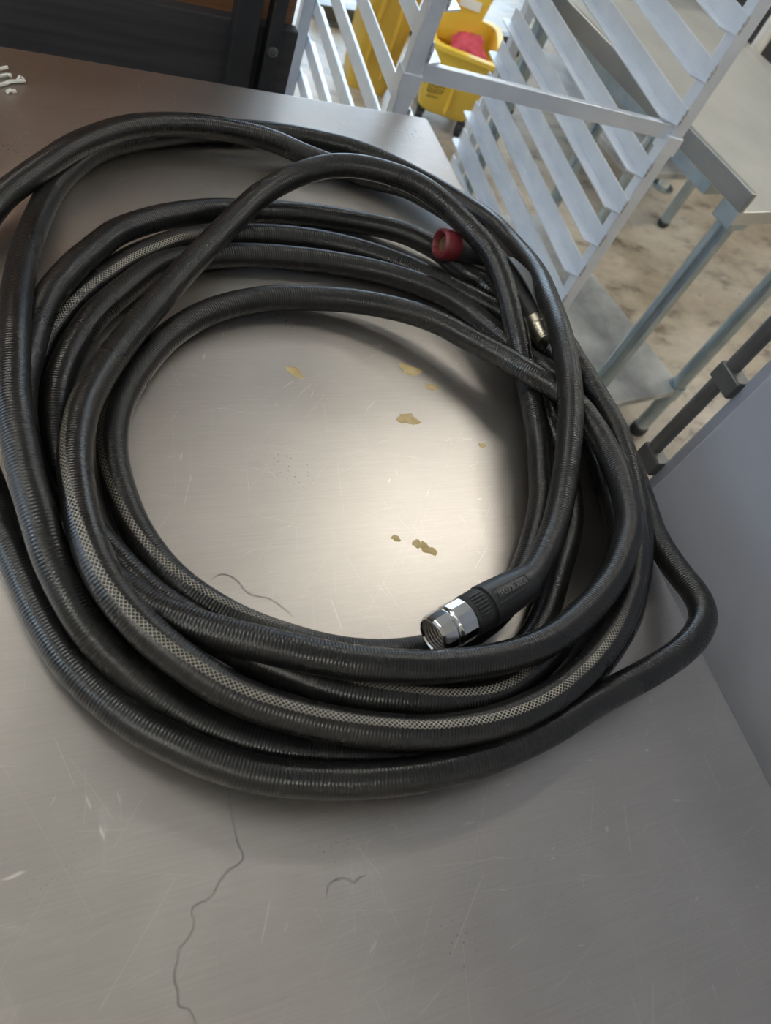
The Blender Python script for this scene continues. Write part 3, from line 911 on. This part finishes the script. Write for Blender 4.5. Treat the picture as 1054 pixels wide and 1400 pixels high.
weld_mb = MB()
rnd = random.Random(4)
weld_mb.tube([(0, 0.0008 * math.sin(k * 1.3), 0.004 + 0.0275 * k / 12) for k in range(13)], [0.0015 + 0.0012 * rnd.random() for _ in range(13)], 8)
weld_me = weld_mb.mesh('weld_bead', 'weld', 60)
rl, rr_ = runner_mesh(1), runner_mesh(-1)
heights = [0.009 + 0.0735 * k for k in range(0, 11)] + [-0.090 - 0.0745 * k for k in range(0, 9)]
for z in heights:
    a = link_copy('runner', rl, rack, (0, 0, zf(z)))
    b = link_copy('runner', rr_, rack, (RW, 0, zf(z)))
    link_copy('weld_bead', weld_me, rack, (hx + 0.001, -hx - 0.003, zf(z)))
    link_copy('weld_bead', weld_me, rack, (RW - hx - 0.001, -hx - 0.003, zf(z)))

# ------------------------------------------------------------------ far steel table with side splash and undershelf
FZ = R(10.0)
C0 = at(1013, 291, -0.10)
ft = thing('steel_table', (C0.x, C0.y, FLOOR), 'small steel table with raised side edge and round legs right of the rack', 'table', FZ)
FW, FD, FT = 0.638, 0.80, zf(-0.10)
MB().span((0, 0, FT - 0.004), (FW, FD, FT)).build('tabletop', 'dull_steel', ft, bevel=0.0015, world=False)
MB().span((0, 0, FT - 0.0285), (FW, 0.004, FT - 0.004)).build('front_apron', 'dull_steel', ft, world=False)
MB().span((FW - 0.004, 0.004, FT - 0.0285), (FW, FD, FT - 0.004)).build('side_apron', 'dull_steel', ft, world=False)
MB().span((-0.003, 0.001, FT - 0.002), (0.010, FD, FT + 0.039)).build('side_splash', 'splash_steel_shaded', ft, bevel=0.002, world=False)
MB().span((0.05, 0.12, FT - 0.05), (FW - 0.05, FD - 0.14, FT - 0.004)).build('stiffener', 'galvanised', ft, world=False)
for x in (0.045, 0.405):
    for y in (0.034, FD - 0.06):
        MB().cyl((x, y, 0.03), (x, y, FT - 0.004), 0.0205, 20).build('leg', 'galvanised', ft, 40, world=False)
        MB().span((x - 0.027, y - 0.027, FT - 0.05), (x + 0.027, y + 0.027, FT - 0.004)).build('leg_socket', 'galvanised', ft, bevel=0.004, world=False)
        MB().lathe((x, y, 0), (0, 0, 1), [(0, 0.018), (0.01, 0.025), (0.03, 0.025), (0.035, 0.02)], 18).build('foot', 'castor_black', ft, 40, world=False)
        MB().lathe((x, y, 0.165), (0, 0, 1), [(0, 0.0215), (0.0, 0.0245), (0.045, 0.0245), (0.045, 0.0215)], 20, closed=True).build('leg_collar', 'galvanised', ft, 40, world=False)
MB().span((0.03, 0.018, 0.18), (0.42, FD - 0.045, 0.202)).build('undershelf', 'shelf_zinc', ft, bevel=0.003, world=False)

# ------------------------------------------------------------------ further galvanised table at the back
bt = thing('back_table', (1.95, 1.98, FLOOR), 'galvanised steel table standing further back behind the rack', 'table', R(9))
BW, BD, BT = 0.46, 0.80, 0.62
MB().span((0, 0, BT - 0.03), (BW, BD, BT)).build('tabletop', 'dull_steel', bt, bevel=0.003, world=False)
for x in (0.05, BW - 0.05):
    for y in (0.05, BD - 0.05):
        MB().cyl((x, y, 0.02), (x, y, BT - 0.03), 0.0205, 18).build('leg', 'galvanised', bt, 40, world=False)
        MB().lathe((x, y, 0), (0, 0, 1), [(0, 0.016), (0.01, 0.023), (0.025, 0.023)], 16).build('foot', 'castor_black', bt, 40, world=False)
    MB().tube([(x, 0.05, BT - 0.28), (x, 0.30, BT - 0.03)], 0.014, 10).build('brace', 'galvanised', bt, 40, world=False)
MB().span((0.03, 0.03, 0.22), (BW - 0.03, BD - 0.03, 0.245)).build('undershelf', 'shelf_zinc', bt, bevel=0.003, world=False)

# ------------------------------------------------------------------ yellow mop bucket, bin and red cloth
def sup(cx, cy, hx_, hy_, z, n=40, e=0.28):
    ring = []
    for k in range(n):
        a = 2 * math.pi * k / n
        c, s = math.cos(a), math.sin(a)
        ring.append(Vector((cx + hx_ * math.copysign(abs(c) ** e, c), cy + hy_ * math.copysign(abs(s) ** e, s), z)))
    return ring


mb_ = thing('mop_bucket', (1.515, 2.625, FLOOR), 'yellow plastic mop bucket on castors with printed emblem', 'mop bucket', R(-20))
MB().loft([sup(0, 0, 0.085, 0.11, 0.055), sup(0, 0, 0.10, 0.125, 0.07), sup(0, 0, 0.125, 0.16, 0.27), sup(0, 0, 0.127, 0.163, 0.285), sup(0, 0, 0.142, 0.178, 0.29), sup(0, 0, 0.142, 0.178, 0.305),
           sup(0, 0, 0.118, 0.152, 0.305), sup(0, 0, 0.092, 0.118, 0.085)]).build('bucket_body', 'yellow_plastic', mb_, 50, world=False)
MB().loft([sup(-0.05, 0.06, 0.075, 0.055, 0.26), sup(-0.05, 0.06, 0.095, 0.075, 0.44), sup(-0.05, 0.06, 0.088, 0.068, 0.44), sup(-0.05, 0.06, 0.07, 0.05, 0.27)]).build('wringer', 'yellow_plastic', mb_, 50, world=False)
MB().box((-0.03, -0.017, 0.40), (0.075, 0.003, 0.03)).build('wringer_label', 'white_label', mb_, world=False)
MB().span((-0.003, -0.150, 0.08), (0.003, -0.122, 0.24)).build('moulded_rib', 'yellow_plastic', mb_, bevel=0.002, world=False)
for x in (-0.08, 0.08):
    for y in (-0.10, 0.10):
        MB().lathe((x - 0.012, y, 0.03), (1, 0, 0), [(0, 0.025), (0.003, 0.03), (0.021, 0.03), (0.024, 0.025)], 18).box((x, y, 0.055), (0.03, 0.04, 0.012)).build('castor', 'castor_black', mb_, 40, world=False)
# emblem: open box outline with a swoosh, on the front face
def front_pt(x, z):
    f = (z - 0.07) / 0.20
    return Vector((x, -(0.125 + 0.035 * f) - 0.0012, z))


em = MB()
for pl in ([(-0.085, 0.135), (-0.088, 0.175), (-0.045, 0.19), (-0.025, 0.19)], [(-0.085, 0.135), (-0.035, 0.143), (-0.03, 0.155)], [(-0.08, 0.165), (-0.06, 0.158), (-0.045, 0.168), (-0.03, 0.164)],
           [(-0.08, 0.150), (-0.06, 0.146), (-0.045, 0.154), (-0.032, 0.152)], [(-0.083, 0.118), (-0.04, 0.123)]):
    em.tube([front_pt(x, z) for x, z in pl], 0.0022, 6)
em.build('printed_emblem', 'emblem_ink', mb_, 60, world=False)

yb = thing('yellow_bin', (1.265, 2.80, FLOOR), 'tall amber yellow plastic bin seen through the left runners', 'bin', R(-12))
MB().loft([sup(0, 0, 0.075, 0.10, 0.0), sup(0, 0, 0.08, 0.105, 0.02), sup(0, 0, 0.105, 0.135, 0.56), sup(0, 0, 0.115, 0.145, 0.57), sup(0, 0, 0.115, 0.145, 0.59), sup(0, 0, 0.098, 0.128, 0.59), sup(0, 0, 0.07, 0.095, 0.05)]).build('bin_body', 'amber_plastic', yb, 50, world=False)
for q in (-1, 1):
    MB().box((q * 0.035, -0.118, 0.28), (0.014, 0.016, 0.44), Matrix.Rotation(R(3.2), 3, 'X')).build('moulded_rib', 'amber_plastic', yb, bevel=0.004, world=False)

g0, g1 = at(430, 12, FLOOR + 0.03), at(712, 60, FLOOR + 0.03)
fr = thing('floor_rail', ((g0.x + g1.x) / 2, (g0.y + g1.y) / 2, FLOOR), 'low grey metal rail on the floor behind the yellow mop bucket', 'rail')
gd = (g1 - g0).normalized()
gm = Matrix.Rotation(math.atan2(gd.y, gd.x), 3, 'Z')
MB().box((g0 + g1) / 2, ((g1 - g0).length, 0.05, 0.06), gm).build('rail_beam', 'handle_grey', fr, bevel=0.004)
for q in (0.08, 0.5, 0.92):
    MB().box(g0.lerp(g1, q) + Vector((0, 0, -0.026)), (0.14, 0.12, 0.008), gm).build('foot_plate', 'handle_grey', fr, bevel=0.002)

rc = thing('cleaning_cloth', (1.525, 2.60, FLOOR + 0.20), 'crumpled red cloth lying inside the yellow mop bucket', 'cloth')
rnd = random.Random(8)
rings = []
for i in range(9):
    ring = []
    for k in range(18):
        a = 2 * math.pi * k / 18
        rr = (0.02 + 0.055 * math.sin(math.pi * (i + 0.5) / 9)) * (1 + 0.25 * math.sin(3 * a + i) + 0.15 * rnd.uniform(-1, 1))
        ring.append(Vector((1.525 + rr * math.cos(a) * 0.85, 2.60 + rr * 0.9 * math.sin(a), FLOOR + 0.22 + 0.09 * i / 8 + 0.008 * rnd.uniform(-1, 1))))
    rings.append(ring)
MB().loft(rings).build('folded_cloth', 'red_cloth', rc, 80)

# ------------------------------------------------------------------ dark plank partition behind the table, left
pp_ = thing('plank_partition', (-0.3, 1.17, FLOOR), 'dark plank partition with black steel posts behind the table', 'partition')
z = FLOOR + 0.06
k = 0
brown = False
while z < 0.95:
    top_dark = -0.018
    h = 0.135
    m_ = 'dark_wood'
    if z + h > top_dark and z < top_dark - 0.001:
        h = top_dark - z
    if z >= top_dark - 0.001:
        m_ = 'brown_wood'
        h = 0.12
        if not brown:
            z, brown = top_dark - 0.05, True
    if h > 0.02:
        yo = 0.004 * math.sin(k * 2.3) + (0.034 if m_ == 'brown_wood' else 0)
        MB().span((-1.5, 1.165 + yo, z), (0.405, 1.187 + yo, z + h - 0.004)).build('plank', m_, pp_, bevel=0.002)
    z += h
    k += 1
for x0, x1, d in ((0.302, 0.337, 0.03), (0.352, 0.372, 0.03), (-0.62, -0.585, 0.03), (-1.3, -1.265, 0.03)):
    MB().span((x0, 1.162 - d, FLOOR), (x1, 1.158, 1.0)).build('steel_post', 'black_paint', pp_, bevel=0.002)
b0 = Vector((0.362, 1.131, -0.052))
MB().lathe(b0, (0, -1, 0), [(0, 0.0075), (0.003, 0.0075), (0.004, 0.004), (0.002, 0.0035)], 16).build('bolt', 'bolt_zinc', pp_, 40)
MB().lathe(Vector((0.362, 1.131, -0.22)), (0, -1, 0), [(0, 0.0075), (0.003, 0.0075), (0.004, 0.004), (0.002, 0.0035)], 16).build('bolt', 'bolt_zinc', pp_, 40)

# dark counter beyond the far table, upper right
dc = thing('dark_counter', (2.95, 2.2, FLOOR), 'dark panelled counter with pale wooden top beyond the small steel table', 'counter', R(12))
for k in range(4):
    MB().span((-0.35 + 0.5 * k, 0.5, 0.05), (0.145 + 0.5 * k, 0.53, 0.78)).build('front_panel', 'dark_wood', dc, bevel=0.003, world=False)
MB().span((-0.36, 0.54, 0.0), (1.64, 1.1, 0.79)).build('carcass', 'black_paint', dc, world=False)
MB().span((-0.40, 0.46, 0.79), (1.68, 1.14, 0.83)).build('wooden_top', 'brown_wood', dc, bevel=0.004, world=False)

sp_ = thing('support_post', (2.51, 2.365, FLOOR), 'pale round support post standing before the dark counter', 'post')
MB().cyl((2.51, 2.365, FLOOR + 0.01), (2.51, 2.365, CEIL), 0.024, 24).build('post_tube', 'pale_paint', sp_, 40)
MB().lathe((2.51, 2.365, FLOOR), (0, 0, 1), [(0, 0.05), (0.01, 0.05), (0.012, 0.03)], 24).build('base_plate', 'galvanised', sp_, 40)

# ------------------------------------------------------------------ grey cabinet right of the table
CX, CY = 0.64, 0.64 * math.tan(R(28.8))
cab = thing('grey_cabinet', (CX + 0.3, CY - 0.4, FLOOR), 'smooth grey metal cabinet standing right of the table', 'cabinet')
MB().span((CX, CY - 0.85, FLOOR + 0.09), (CX + 0.62, CY, 0.95)).build('cabinet_body', 'cabinet_grey', cab, bevel=0.004)
for x in (CX + 0.06, CX + 0.56):
    for y in (CY - 0.79, CY - 0.06):
        MB().lathe((x, y, FLOOR), (0, 0, 1), [(0, 0.018), (0.01, 0.024), (0.09, 0.016)], 16).build('foot', 'castor_black', cab, 40)
MB().span((CX + 0.02, CY + 0.001, FLOOR + 0.16), (CX + 0.60, CY + 0.022, 0.88)).build('cabinet_door', 'cabinet_grey', cab, bevel=0.003)
hxp, hyp = CX + 0.020, CY + 0.045
hd = MB().cyl((hxp, hyp, -0.072), (hxp, hyp, 0.34), 0.0085, 18).build('door_handle', 'handle_grey', cab, 40)
for z in (-0.06, 0.075, 0.33):
    MB().span((hxp - 0.0095, CY + 0.02, z - 0.011), (hxp + 0.0095, hyp + 0.0095, z + 0.011)).build('handle_bracket', 'handle_grey', hd, bevel=0.002)

# ------------------------------------------------------------------ scrap of twisted white plastic at the table's back left
sc_ = thing('plastic_scrap', tuple(at(6, 105, 0)), 'twisted white plastic strips lying at the back of the steel table', 'plastic scrap')
for pl in ([(-14, 100), (-4, 95), (5, 93), (11, 92)], [(-12, 106), (0, 104), (9, 102), (15, 103)], [(-10, 120), (0, 116), (8, 114), (14, 111), (24, 111), (33, 110), (31, 107)], [(9, 126), (14, 123), (18, 125), (22, 124)], [(24, 111), (25, 108), (27, 105)]):
    MB().tube([at(u, v, 0.0022 + 0.0012 * (k % 2)) for k, (u, v) in enumerate(pl)], 0.0019, 8).build('plastic_strip', 'white_plastic', sc_, 60)
